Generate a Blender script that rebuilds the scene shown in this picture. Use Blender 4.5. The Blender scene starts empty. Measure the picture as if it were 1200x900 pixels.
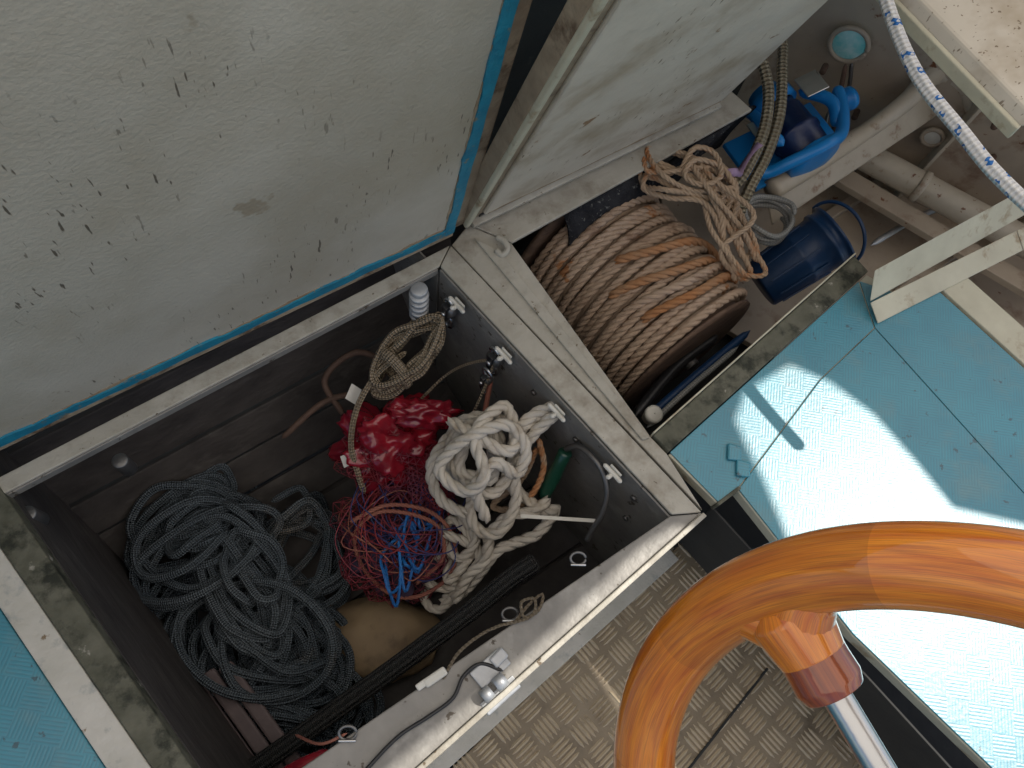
import bpy, bmesh, math, random
import numpy as np
from mathutils import Vector, Matrix
from mathutils import noise as nz
random.seed(4); rng=np.random.default_rng(4)
sc=bpy.context.scene
sc.view_settings.view_transform='Standard'
try: sc.view_settings.look='None'
except: pass
sc.view_settings.exposure=0

# ---------------------------------------------------------------- materials
def M(name,c1,c2=None,scale=6,rough=.6,metal=0,bump=.15,bscale=80,dirt=None,dth=.6,dscale=4,dsoft=.06,stretch=(1,1,1),
      dirt2=None,d2th=.66,d2scale=30,coat=0,scr=None,uvbraid=None,spec=.5,rot=0):
    m=bpy.data.materials.new(name); m.use_nodes=True
    nt=m.node_tree; N=nt.nodes; L=nt.links
    b=N['Principled BSDF']
    tc=N.new('ShaderNodeTexCoord'); mp=N.new('ShaderNodeMapping')
    mp.inputs['Scale'].default_value=stretch; mp.inputs['Rotation'].default_value=(0,0,rot)
    L.new(tc.outputs['Object'],mp.inputs[0])
    def noise(s,det=3,r=.6,v=mp):
        n=N.new('ShaderNodeTexNoise'); n.inputs['Scale'].default_value=s; n.inputs['Detail'].default_value=det
        n.inputs['Roughness'].default_value=r; L.new(v.outputs[0],n.inputs['Vector']); return n
    def ramp(src,a,bb):
        r=N.new('ShaderNodeMapRange'); r.inputs[1].default_value=a; r.inputs[2].default_value=bb
        L.new(src,r.inputs[0]); return r.outputs[0]
    def mix(f,ca,cb):
        x=N.new('ShaderNodeMix'); x.data_type='RGBA'
        L.new(f,x.inputs[0])
        for i,c in ((6,ca),(7,cb)):
            if isinstance(c,tuple): x.inputs[i].default_value=(*c,1)
            else: L.new(c,x.inputs[i])
        return x.outputs[2]
    n1=noise(scale)
    col=mix(ramp(n1.outputs[0],.3,.7),c1,c2 or tuple(v*.75 for v in c1))
    if dirt: col=mix(ramp(noise(dscale,5,.68).outputs[0],dth,dth+dsoft),col,dirt)
    if dirt2: col=mix(ramp(noise(d2scale,4,.65).outputs[0],d2th,d2th+.04),col,dirt2)
    if scr:
        for rr_,th_ in (((.3,.5,.2),.665),((.9,-.4,1.1),.70)):
            mp2=N.new('ShaderNodeMapping'); mp2.inputs['Scale'].default_value=(150,150,6); mp2.inputs['Rotation'].default_value=rr_
            L.new(tc.outputs['Object'],mp2.inputs[0])
            s1=ramp(noise(1,2,.5,mp2).outputs[0],th_,th_+.04)
            msk=ramp(noise(4,2).outputs[0],.47,.58)
            mm=N.new('ShaderNodeMath'); mm.operation='MULTIPLY'; L.new(s1,mm.inputs[0]); L.new(msk,mm.inputs[1])
            col=mix(mm.outputs[0],col,scr)
    nb=noise(bscale,2)
    hgt=nb.outputs[0]
    if uvbraid:
        uv=N.new('ShaderNodeUVMap'); sp=N.new('ShaderNodeSeparateXYZ'); L.new(uv.outputs[0],sp.inputs[0])
        def ma(op,a,bb):
            q=N.new('ShaderNodeMath'); q.operation=op
            for i,v in ((0,a),(1,bb)):
                if v is None: continue
                if isinstance(v,(int,float)): q.inputs[i].default_value=v
                else: L.new(v,q.inputs[i])
            return q.outputs[0]
        u=ma('MULTIPLY',sp.outputs[0],uvbraid[0]); v=ma('MULTIPLY',sp.outputs[1],2*math.pi*uvbraid[1])
        pr=ma('MULTIPLY',ma('SINE',ma('ADD',u,v),None),ma('SINE',ma('SUBTRACT',u,v),None))
        col=mix(ramp(pr,-.6,.3),uvbraid[2],col)
        if len(uvbraid)>3:   # coloured tracer yarns in the braid
            fn=N.new('ShaderNodeTexNoise'); fn.inputs['Scale'].default_value=1; fn.inputs['Detail'].default_value=0
            cv=N.new('ShaderNodeCombineXYZ'); L.new(ma('MULTIPLY',sp.outputs[0],55),cv.inputs[0]); L.new(ma('MULTIPLY',sp.outputs[1],3),cv.inputs[1]); L.new(cv.outputs[0],fn.inputs['Vector'])
            col=mix(ma('MULTIPLY',ramp(fn.outputs[0],.62,.64),ramp(pr,-.35,-.1)),col,uvbraid[3])
        hgt=ma('ADD',hgt,ma('MULTIPLY',pr,1.2))
    L.new(col,b.inputs['Base Color'])
    rm=N.new('ShaderNodeMapRange'); rm.inputs[3].default_value=max(.02,rough-.1); rm.inputs[4].default_value=min(1,rough+.1)
    L.new(n1.outputs[0],rm.inputs[0]); L.new(rm.outputs[0],b.inputs['Roughness'])
    b.inputs['Metallic'].default_value=metal; b.inputs['Coat Weight'].default_value=coat
    b.inputs['Coat Roughness'].default_value=.06; b.inputs['Specular IOR Level'].default_value=spec
    bp=N.new('ShaderNodeBump'); bp.inputs['Strength'].default_value=bump; bp.inputs['Distance'].default_value=.004
    L.new(hgt,bp.inputs['Height']); L.new(bp.outputs[0],b.inputs['Normal'])
    return m

m_lid=M('lid_paint',(.54,.495,.42),(.43,.395,.33),scale=3,rough=.6,dirt=(.36,.31,.23),dth=.47,dscale=2.2,dsoft=.3,dirt2=(.33,.28,.21),d2th=.66,d2scale=11,scr=(.13,.11,.085),bump=.3,bscale=160,spec=.3)
m_grime=M('seal_grime',(.24,.16,.09),(.36,.29,.2),scale=30,rough=.8,bump=.4)
m_lid2=M('lid_paint_b',(.64,.585,.49),(.50,.44,.36),scale=5,rough=.5,dirt=(.35,.275,.18),dth=.48,dscale=5,dsoft=.22,dirt2=(.26,.16,.085),d2th=.67,d2scale=18,scr=(.2,.15,.10),bump=.5,bscale=25)
m_tan=M('edge_tan',(.38,.30,.21),(.23,.175,.12),scale=20,rough=.7,dirt=(.12,.075,.045),dth=.54,dscale=14,dsoft=.12,bump=.4)
m_bluee=M('edge_blue',(.012,.25,.38),(.008,.17,.28),scale=25,rough=.5,dirt=(.22,.20,.14),dth=.60,dscale=30,bump=.4)
m_rim=M('rim_paint',(.47,.44,.375),(.35,.325,.27),scale=9,rough=.55,dirt=(.20,.165,.12),dth=.50,dscale=10,dsoft=.25,dirt2=(.12,.085,.05),d2th=.65,d2scale=50,bump=.4)
m_alu=M('bulkhead_aluminium',(.28,.265,.24),(.19,.18,.165),scale=12,rough=.5,metal=.1,dirt=(.38,.365,.335),dth=.54,dscale=9,dsoft=.2,dirt2=(.07,.055,.04),d2th=.63,d2scale=35,bump=.3)
m_mould=M('rim_mould',(.075,.075,.05),(.14,.135,.10),scale=30,rough=.8,dirt=(.022,.024,.015),dth=.48,dscale=20,dsoft=.15,dirt2=(.32,.30,.25),d2th=.66,d2scale=22,bump=.6)
m_flaky=M('rim_flaky',(.60,.57,.51),(.47,.45,.39),scale=12,rough=.6,dirt=(.28,.30,.29),dth=.54,dscale=14,dsoft=.12,dirt2=(.2,.14,.08),d2th=.68,d2scale=26,bump=.4)
m_planks=M('hull_planks',(.072,.063,.058),(.036,.031,.029),scale=10,rough=.75,dirt=(.115,.105,.095),dth=.57,dscale=8,dsoft=.2,stretch=(1,1,3),bump=.5,bscale=40)
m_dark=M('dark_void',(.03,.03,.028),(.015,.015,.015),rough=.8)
m_coam=M('coaming_paint',(.05,.075,.09),(.035,.05,.065),scale=6,rough=.55,dirt=(.10,.13,.14),dth=.58,dscale=7,bump=.3)
m_beige=M('hull_beige',(.44,.36,.275),(.35,.28,.21),scale=7,rough=.5,dirt=(.24,.16,.11),dth=.56,dscale=9,dsoft=.15,dirt2=(.17,.065,.025),d2th=.66,d2scale=26,bump=.25)
m_pipe=M('painted_pipe',(.52,.455,.36),(.43,.37,.285),scale=14,rough=.4,dirt=(.25,.15,.09),dth=.60,dscale=14,dsoft=.1,dirt2=(.16,.06,.025),d2th=.66,d2scale=30,bump=.12)
m_cream=M('cream_paint',(.58,.55,.42),(.46,.43,.325),scale=10,rough=.5,dirt=(.30,.22,.13),dth=.56,dscale=12,dsoft=.12,bump=.3)
m_teal=M('strip_teal',(.10,.22,.20),(.06,.14,.12),rough=.5,scale=30)
m_wood=M('drum_wood',(.17,.11,.075),(.09,.055,.04),scale=25,rough=.8,stretch=(1,1,4),bump=.5)
m_manila=M('manila_rope',(.55,.415,.31),(.43,.305,.215),scale=9,rough=.85,dirt=(.29,.19,.13),dth=.56,dscale=14,dsoft=.12,bump=.8,bscale=500,spec=.2,dirt2=(.42,.20,.09),d2th=.62,d2scale=11)
m_orange=M('orange_rope',(.47,.21,.085),(.43,.26,.15),scale=16,rough=.85,bump=.8,bscale=500,spec=.2)
m_tanrope=M('tan_rope',(.54,.40,.275),(.44,.31,.21),scale=14,rough=.85,dirt=(.47,.22,.10),dth=.55,dscale=7,bump=.8,bscale=500,spec=.2)
m_white=M('white_rope',(.66,.61,.53),(.52,.465,.39),scale=14,rough=.8,dirt=(.36,.29,.21),dth=.55,dscale=14,dsoft=.15,bump=.6,bscale=500,spec=.3)
m_greyrope=M('grey_braid',(.25,.29,.32),(.14,.18,.215),scale=7,rough=.8,uvbraid=(700,4,(.09,.11,.13)),dirt=(.30,.26,.21),dth=.56,dscale=6,dsoft=.2,bump=1,spec=.3)
m_olive=M('olive_braid',(.44,.39,.28),(.34,.29,.20),scale=20,rough=.85,uvbraid=(350,3,(.26,.21,.14)),bump=1,spec=.2)
m_hank=M('hank_braid',(.58,.48,.35),(.48,.38,.27),scale=20,rough=.85,uvbraid=(500,3,(.34,.26,.17)),bump=1,spec=.2)
m_fleck=M('flecked_braid',(.76,.75,.73),(.70,.69,.68),scale=20,rough=.6,uvbraid=(420,3,(.60,.60,.61),(.01,.13,.42)),bump=.5)
m_hose=M('black_hose',(.04,.04,.04),(.028,.028,.028),rough=.6,uvbraid=(900,6,(.085,.085,.085)),bump=1)
m_clear=M('grey_hose',(.34,.34,.32),(.24,.24,.23),rough=.3,uvbraid=(500,4,(.18,.18,.17)))
m_red=M('red_bag',(.34,.012,.025),(.16,.008,.02),scale=20,rough=.18,bump=.5,bscale=22,coat=.6)
m_rednet=M('red_net',(.30,.035,.04),(.14,.03,.06),scale=12,rough=.6)
m_bluenet=M('blue_twine',(.02,.20,.55),(.02,.10,.35),scale=12,rough=.5)
m_orgcord=M('orange_cord',(.38,.15,.10),(.25,.09,.07),scale=12,rough=.7)
m_black=M('black_plastic',(.02,.02,.022),rough=.35)
m_whitep=M('white_plastic',(.70,.68,.62),(.55,.53,.47),rough=.4,scale=20)
m_green=M('green_handle',(.008,.07,.04),(.008,.05,.03),rough=.3,coat=.5)
m_steel=M('stainless',(.62,.62,.62),(.5,.5,.5),rough=.28,metal=1,bump=.1)
m_dsteel=M('dull_steel',(.22,.22,.22),(.14,.13,.12),rough=.45,metal=.8)
m_zinc=M('zinc_cast',(.50,.51,.52),(.36,.37,.38),rough=.45,metal=.5,scale=40)
m_rust=M('rusty_iron',(.15,.09,.065),(.09,.055,.04),rough=.8,scale=30)
m_navy=M('navy_plastic',(.008,.022,.085),(.006,.016,.06),rough=.35)
m_navy2=M('bucket_navy',(.010,.045,.125),(.008,.032,.09),rough=.4)
m_cyan=M('bright_blue_plastic',(.01,.24,.62),(.01,.18,.50),rough=.35,bump=.1)
m_cloth=M('carpet_black',(.04,.041,.045),(.022,.022,.025),scale=40,rough=.95,dirt2=(.15,.15,.14),d2th=.62,d2scale=90,bump=1,bscale=250,spec=.1)
m_card=M('fender_tan',(.30,.215,.12),(.21,.145,.085),scale=10,rough=.7,dirt=(.13,.09,.055),dth=.52,dscale=9,dsoft=.15)
m_slat=M('slat_wood',(.19,.145,.145),(.13,.10,.10),scale=30,rough=.7)
m_pink=M('lilac_ribbon',(.40,.27,.42),rough=.6)
m_port=M('porthole_teal_light',(.14,.60,.60),(.55,.80,.78),scale=30,rough=.15)  # teal colour stands in for the light showing through the hole
m_water=M('sea_water',(.01,.06,.08),(.01,.04,.06),scale=3,rough=.1,bump=.5,bscale=6)

def wheel_mat(name,c0,c1):
    m=bpy.data.materials.new(name); m.use_nodes=True; N=m.node_tree.nodes; L=m.node_tree.links; b=N['Principled BSDF']
    uv=N.new('ShaderNodeUVMap')
    def nz_(sx,sy,sc_,det,dist):
        n=N.new('ShaderNodeTexNoise'); n.inputs['Scale'].default_value=sc_; n.inputs['Detail'].default_value=det; n.inputs['Distortion'].default_value=dist
        mp2=N.new('ShaderNodeMapping'); mp2.inputs['Scale'].default_value=(sx,sy,1); L.new(uv.outputs[0],mp2.inputs[0]); L.new(mp2.outputs[0],n.inputs['Vector']); return n
    n=nz_(9,16,2,5,.4); fine=nz_(14,110,2,2,.2)
    r=N.new('ShaderNodeValToRGB'); L.new(n.outputs[0],r.inputs[0])
    r.color_ramp.elements[0].position=.3; r.color_ramp.elements[0].color=(*c0,1)
    r.color_ramp.elements[1].position=.7; r.color_ramp.elements[1].color=(*c1,1)
    w=N.new('ShaderNodeTexVoronoi'); w.voronoi_dimensions='1D'; w.inputs['Scale'].default_value=1
    sp=N.new('ShaderNodeSeparateXYZ'); L.new(uv.outputs[0],sp.inputs[0])
    mu=N.new('ShaderNodeMath'); mu.operation='MULTIPLY'; mu.inputs[1].default_value=8; L.new(sp.outputs[0],mu.inputs[0]); L.new(mu.outputs[0],w.inputs['W'])
    hs=N.new('ShaderNodeHueSaturation'); L.new(r.outputs[0],hs.inputs['Color'])
    sx=N.new('ShaderNodeSeparateColor'); L.new(w.outputs['Color'],sx.inputs[0])
    mr=N.new('ShaderNodeMapRange'); mr.inputs[3].default_value=.78; mr.inputs[4].default_value=1.08; L.new(sx.outputs[0],mr.inputs[0])
    fr=N.new('ShaderNodeMapRange'); fr.inputs[1].default_value=.35; fr.inputs[2].default_value=.55; fr.inputs[3].default_value=.72; fr.inputs[4].default_value=1; L.new(fine.outputs[0],fr.inputs[0])
    mm=N.new('ShaderNodeMath'); mm.operation='MULTIPLY'; L.new(mr.outputs[0],mm.inputs[0]); L.new(fr.outputs[0],mm.inputs[1]); L.new(mm.outputs[0],hs.inputs['Value'])
    L.new(hs.outputs[0],b.inputs['Base Color']); b.inputs['Roughness'].default_value=.35
    b.inputs['Coat Weight'].default_value=1; b.inputs['Coat Roughness'].default_value=.03; b.inputs['Coat IOR'].default_value=1.6
    return m
m_wheel=wheel_mat('varnished_wood',(.56,.125,.004),(.86,.29,.012))
m_boss=wheel_mat('spoke_wood',(.20,.03,.004),(.36,.075,.008))

def nonskid():
    m=M('nonskid_blue',(.050,.285,.37),(.038,.22,.30),scale=7,rough=.42,dirt=(.10,.25,.29),dth=.52,dscale=9,dsoft=.2,dirt2=(.035,.10,.13),d2th=.64,d2scale=40,bump=.10,bscale=120)
    N=m.node_tree.nodes; L=m.node_tree.links; b=N['Principled BSDF']
    tc=N.new('ShaderNodeTexCoord'); mp=N.new('ShaderNodeMapping'); mp.inputs['Rotation'].default_value=(0,0,.2); L.new(tc.outputs['Object'],mp.inputs[0])
    w=N.new('ShaderNodeTexWave'); w.inputs['Scale'].default_value=60; w.inputs['Distortion'].default_value=.8; L.new(mp.outputs[0],w.inputs[0])
    mp2=N.new('ShaderNodeMapping'); mp2.inputs['Rotation'].default_value=(0,0,1.7); L.new(tc.outputs['Object'],mp2.inputs[0])
    w2=N.new('ShaderNodeTexWave'); w2.inputs['Scale'].default_value=60; w2.inputs['Distortion'].default_value=.8; L.new(mp2.outputs[0],w2.inputs[0])
    ck=N.new('ShaderNodeTexChecker'); ck.inputs['Scale'].default_value=28; L.new(mp.outputs[0],ck.inputs[0])
    mx=N.new('ShaderNodeMix'); L.new(ck.outputs['Fac'],mx.inputs[0]); L.new(w.outputs['Fac'],mx.inputs[2]); L.new(w2.outputs['Fac'],mx.inputs[3])
    # grooves of the moulding are mixed towards a darker blue
    oldc=[l for l in L if l.to_node==b and l.to_socket.name=='Base Color'][0].from_socket
    g=N.new('ShaderNodeMapRange'); g.inputs[1].default_value=.0; g.inputs[2].default_value=.5; g.inputs[3].default_value=.35; g.inputs[4].default_value=0; L.new(mx.outputs[0],g.inputs[0])
    gm=N.new('ShaderNodeMix'); gm.data_type='RGBA'; L.new(g.outputs[0],gm.inputs[0]); L.new(oldc,gm.inputs[6]); gm.inputs[7].default_value=(.05,.13,.16,1); L.new(gm.outputs[2],b.inputs['Base Color'])
    old=[l for l in L if l.to_node==b and l.to_socket.name=='Normal'][0].from_node
    bp=N.new('ShaderNodeBump'); bp.inputs['Strength'].default_value=.13; bp.inputs['Distance'].default_value=.001
    L.new(mx.outputs[0],bp.inputs['Height']); L.new(old.outputs[0],bp.inputs['Normal']); L.new(bp.outputs[0],b.inputs['Normal'])
    for l in list(L):
        if l.to_node==b and l.to_socket.name=='Roughness': L.remove(l)
    b.inputs['Roughness'].default_value=.40; b.inputs['Specular IOR Level'].default_value=.9
    return m
m_blue=nonskid()
m_tread=M('tread_plate',(.27,.215,.145),(.20,.155,.10),scale=6,rough=.6,dirt=(.13,.10,.065),dth=.52,dscale=7,dsoft=.15,bump=.3,bscale=150)
m_treadbar=M('tread_bars',(.54,.44,.31),(.43,.35,.24),scale=9,rough=.5,dirt=(.25,.185,.12),dth=.57,dscale=9,dsoft=.1,bump=.2)

# ---------------------------------------------------------------- geometry helpers
def link(ob,parent=None):
    sc.collection.objects.link(ob)
    if parent: ob.parent=parent
    return ob
def empty(name):
    e=bpy.data.objects.new(name,None); e.empty_display_size=.05; return link(e)
def mesh(name,V,F,mat,parent=None,smooth=False,bevel=0):
    me=bpy.data.meshes.new(name); me.from_pydata([tuple(map(float,v)) for v in V],[],F); me.update()
    bm=bmesh.new(); bm.from_mesh(me); bmesh.ops.recalc_face_normals(bm,faces=bm.faces); bm.to_mesh(me); bm.free()
    me.materials.append(mat)
    if smooth: me.polygons.foreach_set('use_smooth',[True]*len(me.polygons))
    ob=link(bpy.data.objects.new(name,me),parent)
    if bevel:
        b=ob.modifiers.new('b','BEVEL'); b.width=bevel; b.segments=2
    return ob
def prism(name,pts,z0,z1,mat,parent=None,bevel=.002):
    n=len(pts); V=[(p[0],p[1],z0) for p in pts]+[(p[0],p[1],z1) for p in pts]
    F=[list(range(n))[::-1],list(range(n,2*n))]+[[i,(i+1)%n,n+(i+1)%n,n+i] for i in range(n)]
    return mesh(name,V,F,mat,parent,bevel=bevel)
def slab(name,o,u,v,w,mat,parent=None,bevel=.002):
    o,u,v,w=map(Vector,(o,u,v,w)); V=[o,o+u,o+u+v,o+v,o+w,o+u+w,o+u+v+w,o+v+w]
    F=[[0,3,2,1],[4,5,6,7],[0,1,5,4],[1,2,6,5],[2,3,7,6],[3,0,4,7]]
    return mesh(name,V,F,mat,parent,bevel=bevel)
def wall(name,p,q,z0,z1,mat,parent,th=.004):
    p=Vector((*p,0));q=Vector((*q,0)); d=(q-p).normalized(); n=Vector((-d.y,d.x,0))
    return slab(name,p+Vector((0,0,z0)),q-p,n*th,(0,0,z1-z0),mat,parent,bevel=.001)
def catmull(P,n=12,closed=False):
    P=[np.array(p,float) for p in P]
    if closed: Q=[P[-1]]+P+[P[0],P[1]]
    else: Q=[2*P[0]-P[1]]+P+[2*P[-1]-P[-2]]
    out=[]
    for i in range(1,len(Q)-2):
        a,b,c,d=Q[i-1],Q[i],Q[i+1],Q[i+2]
        for k in range(n):
            t=k/n
            out.append(.5*((2*b)+(-a+c)*t+(2*a-5*b+4*c-d)*t*t+(-a+3*b-3*c+d)*t**3))
    out.append(Q[-2]); return np.array(out)
def jitter(P,a,seed):
    r=np.random.default_rng(seed); return [tuple(np.array(p)+r.normal(size=3)*np.array([a,a,a*.6])) for p in P]
def resample(P,ds):
    P=np.asarray(P,float); d=np.r_[0,np.cumsum(np.linalg.norm(np.diff(P,axis=0),axis=1))]
    n=max(3,int(d[-1]/ds)+1); t=np.linspace(0,d[-1],n)
    return np.stack([np.interp(t,d,P[:,i]) for i in range(3)],1),t
def frames(P):
    T=np.gradient(P,axis=0); T/=np.linalg.norm(T,axis=1)[:,None]+1e-12
    Nn=np.zeros_like(P); a=np.array([0,0,1.]) if abs(T[0][2])<.9 else np.array([1.,0,0])
    n=np.cross(T[0],a); n/=np.linalg.norm(n); Nn[0]=n
    for i in range(1,len(P)):
        n=n-T[i]*np.dot(n,T[i]); n/=np.linalg.norm(n)+1e-12; Nn[i]=n
    return T,Nn,np.cross(T,Nn)
def tubedata(P,r,seg,s=None):
    T,N1,B=frames(P); n=len(P); r=np.broadcast_to(np.asarray(r,float),(n,))
    a=np.arange(seg)*2*math.pi/seg
    V=P[:,None,:]+r[:,None,None]*(np.cos(a)[None,:,None]*N1[:,None,:]+np.sin(a)[None,:,None]*B[:,None,:])
    V=V.reshape(-1,3)
    i=np.arange(n-1)[:,None]*seg; j=np.arange(seg)[None,:]; j2=(j+1)%seg
    F=np.stack([i+j,i+j2,i+seg+j2,i+seg+j],-1).reshape(-1,4)
    if s is None: s=np.r_[0,np.cumsum(np.linalg.norm(np.diff(P,axis=0),axis=1))]
    u0=np.repeat(s[:-1],seg).reshape(-1); u1=np.repeat(s[1:],seg).reshape(-1)
    v0=np.tile(np.arange(seg)/seg,n-1); v1=np.tile((np.arange(seg)+1)/seg,n-1)
    UV=np.stack([np.stack([u0,v0],-1),np.stack([u0,v1],-1),np.stack([u1,v1],-1),np.stack([u1,v0],-1)],1).reshape(-1,2)
    return V,F,UV
def build(name,parts,mat,parent=None):
    Vs=[];Fs=[];U=[];o=0
    for V,F,UV in parts:
        Vs.append(V);Fs.append(F+o);U.append(UV);o+=len(V)
    V=np.concatenate(Vs);F=np.concatenate(Fs);UV=np.concatenate(U)
    me=bpy.data.meshes.new(name); me.vertices.add(len(V)); me.vertices.foreach_set('co',V.ravel())
    me.loops.add(F.size); me.loops.foreach_set('vertex_index',F.ravel().astype(np.int32))
    me.polygons.add(len(F)); me.polygons.foreach_set('loop_start',np.arange(0,F.size,4,dtype=np.int32)); 
    me.update(calc_edges=True); me.validate()
    uvl=me.uv_layers.new(name='UVMap'); uvl.data.foreach_set('uv',UV.ravel())
    me.polygons.foreach_set('use_smooth',[True]*len(me.polygons)); me.materials.append(mat); me.update()
    return link(bpy.data.objects.new(name,me),parent)
def capped(P,r):
    n=len(P); rr=np.ones(n)*r; rr[0]=r*.05; rr[-1]=r*.05
    if n>4: rr[1]=r*.8; rr[-2]=r*.8
    return rr
def braid_parts(P,dia,seg=8,ds=.006):
    Q,t=resample(P,ds); return [tubedata(Q,capped(Q,dia/2),seg)]
def strand_parts(P,dia,lay=3.3,seg=5,per=9,ph=0):
    pitch=dia*lay; Q,t=resample(P,pitch/per); T,N1,B=frames(Q); out=[]
    for k in range(3):
        a=ph+2*math.pi*t/pitch+k*2*math.pi/3
        S=Q+dia*.235*(np.cos(a)[:,None]*N1+np.sin(a)[:,None]*B)
        out.append(tubedata(S,capped(S,dia*.275),seg,t))
    return out
def tube(name,pts,r,mat,parent=None,seg=12,n=10,radii=None,closed=False):
    P=catmull(pts,n,closed)
    if radii is not None:
        r=np.interp(np.linspace(0,len(pts)-1,len(P)),range(len(pts)),radii)
        rr=np.array(r); rr=np.r_[.0005,rr,.0005]; P=np.concatenate([P[:1]-(P[1]-P[0])*.01,P,P[-1:]+(P[-1]-P[-2])*.01])
    else: rr=capped(P,r)
    return build(name,[tubedata(P,rr,seg)],mat,parent)
def cyl(name,a,b,r,mat,parent=None,r2=None,seg=24):
    a=np.array(a,float);b=np.array(b,float); r2=r if r2 is None else r2; d=(b-a); e=d/np.linalg.norm(d)*min(.002,r*.3)
    P=np.array([a,a+e*.01,a+e,b-e,b-e*.01,b]); R=np.array([.0002,r*.88,r,r2,r2*.88,.0002])
    return build(name,[tubedata(P,R,seg)],mat,parent)

# ---------------------------------------------------------------- camera (hand-held, looking down)
R=Matrix(((.9941,-.0425,-.1002),(0,.9205,-.3903),(.1088,.388,.915)))
cam=bpy.data.cameras.new('Camera'); cam.sensor_width=36; cam.lens=27; cam.clip_start=.02; cam.clip_end=3000
co=bpy.data.objects.new('Camera',cam); sc.collection.objects.link(co)
x=Vector(R.col[0]).normalized(); z=Vector(R.col[2]); z=(z-x*z.dot(x)).normalized(); y=z.cross(x)
Mt=Matrix((x,y,z)).transposed().to_4x4(); Mt.translation=(0,0,1.2); co.matrix_world=Mt
sc.camera=co

# ---------------------------------------------------------------- forward locker
A=Vector((.828,.560,0)).normalized(); Bd=Vector((.663,-.749,0)).normalized()
lk=empty('storage_locker')
prism('rim_outboard',[(-1.0,.046),(-1.0,.08),(.017,.783),(0,.737)],-.006,0,m_rim,lk)
prism('rim_aft',[(0.0015,.7365),(.0185,.782),(.444,.298),(.393,.293)],-.006,.0012,m_rim,lk)
wall('lip_outboard',(-1.0,.043),(-.002,.733),-.022,-.006,m_alu,lk)
prism('ledge_front',[(.3915,.291),(.443,.2965),(-.16,-.2045),(-.35,-.2)],-.006,-.001,m_alu,lk)
slab('ledge_edge',(.445,.297,-.02),(-.605,-.502,0),(.006,-.006,0),(0,0,.026),m_rim,lk)
wall('bulkhead_aft',(-.0,.733),(.391,.289),-.5,-.0065,m_alu,lk)
wall('bulkhead_aft_ext',(-.20,.96),(-.003,.736),-.5,-.02,m_alu,lk)
wall('wall_inboard',(.389,.287),(-.35,-.20),-.5,-.0065,m_alu,lk)
slab('seat_front',(.446,.295,-.004),(-.61,-.507,0),(.075,.025,-.418),(-.004,.004,0),m_flaky,lk)
slab('seat_front_fillet',(.515,.322,-.423),(-.61,-.507,0),(.022,-.025,0),(0,0,.010),m_flaky,lk)
prism('rim_forward',[(-.80,.485),(-.19,-.20),(-.24,-.20),(-.86,.484)],-.03,.003,m_mould,lk)
prism('rim_forward_band',[(-.8615,.484),(-.2415,-.20),(-.30,-.20),(-.915,.484)],-.03,.002,m_flaky,lk)
wall('bulkhead_forward',(-.80,.48),(-.19,-.205),-.5,-.031,m_planks,lk)
prof=[(.22,-.515),(.10,-.50),(.03,-.46),(-.03,-.40),(-.08,-.33),(-.12,-.25),(-.15,-.16),(-.17,-.04)]
o0=Vector((-1.05,.01,0)); o1=Vector((.10,.80,0)); inb=Vector((.56,-.828,0))
for i in range(len(prof)-1):
    (s0,z0),(s1,z1)=prof[i],prof[i+1]
    a=o0+inb*s0+Vector((0,0,z0)); b=o0+inb*s1+Vector((0,0,z1)); d=(b-a)
    nn=(o1-o0).cross(d).normalized(); 
    if nn.z<0: nn=-nn
    slab('plank_%d'%i,a+d*.02-nn*.02,(o1-o0),d*.94,nn*(.018+.004*(i%2)),m_planks,lk,bevel=.003)
prism('locker_floor',[(-1.1,.35),(-.35,-.35),(.5,.25),(.0,.85)],-.56,-.535,m_planks,lk)
for k in range(7):
    a=Vector((-.78,.12,-.535))+inb*(.02+.085*k)
    slab('floor_board_%d'%k,a,A*1.15,inb*.080,(0,0,.02+.002*(k%2)),m_planks,lk,bevel=.003)
cyl('vent_pipe',(-.035,.690,-.11),(-.035,.695,-.012),.016,m_zinc,lk)
for k in range(5):
    zz=-.10+.018*k; cyl('vent_rib_%d'%k,(-.035,.690,zz),(-.035,.690,zz+.006),.0185,m_zinc,lk)
for k,(fx_,fy) in enumerate([(-.50,.37),(-.62,.28)]):
    cyl('stanchion_foot_%d'%k,(fx_,fy,-.10),(fx_,fy,-.05),.013,m_dsteel,lk)
build('old_line',braid_parts(catmull([(-.30,.50,-.30),(-.22,.57,-.27),(-.14,.60,-.27),(-.10,.64,-.24),(-.16,.66,-.22),(-.22,.61,-.25),(-.18,.55,-.29)],8),.013,8),m_rust,lk)

# ---------------------------------------------------------------- aft locker
lk2=empty('storage_locker')
prism('rim_forward',[(.0205,.784),(.049,.83),(.131,.795),(.369,.425),(.394,.397),(.447,.302)],-.012,-.001,m_rim,lk2)
prism('rim_strip',[(.060,.800),(.108,.775),(.366,.423),(.352,.418)],-.002,.0045,m_rim,lk2)
wall('bulkhead_forward',(.131,.795),(.369,.425),-.5,-.0125,m_alu,lk2,th=-.004)
prism('rim_inboard',[(.371,.427),(.80,.81),(.822,.778),(.396,.399)],-.012,.005,m_mould,lk2)
wall('rim_upstand',(.371,.428),(.80,.812),-.03,.012,m_cream,lk2,th=.003)
wall('bulkhead_inboard',(.375,.428),(.80,.808),-.5,-.0125,m_alu,lk2)
prism('rim_outboard',[(.049,.832),(.131,.797),(.64,1.163),(.60,1.21)],-.008,0,m_rim,lk2)
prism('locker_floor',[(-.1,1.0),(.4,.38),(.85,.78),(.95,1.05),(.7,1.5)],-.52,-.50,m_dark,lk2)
wall('hull_side',(.0,.93),(.75,1.47),-.5,-.01,m_dark,lk2)

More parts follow.
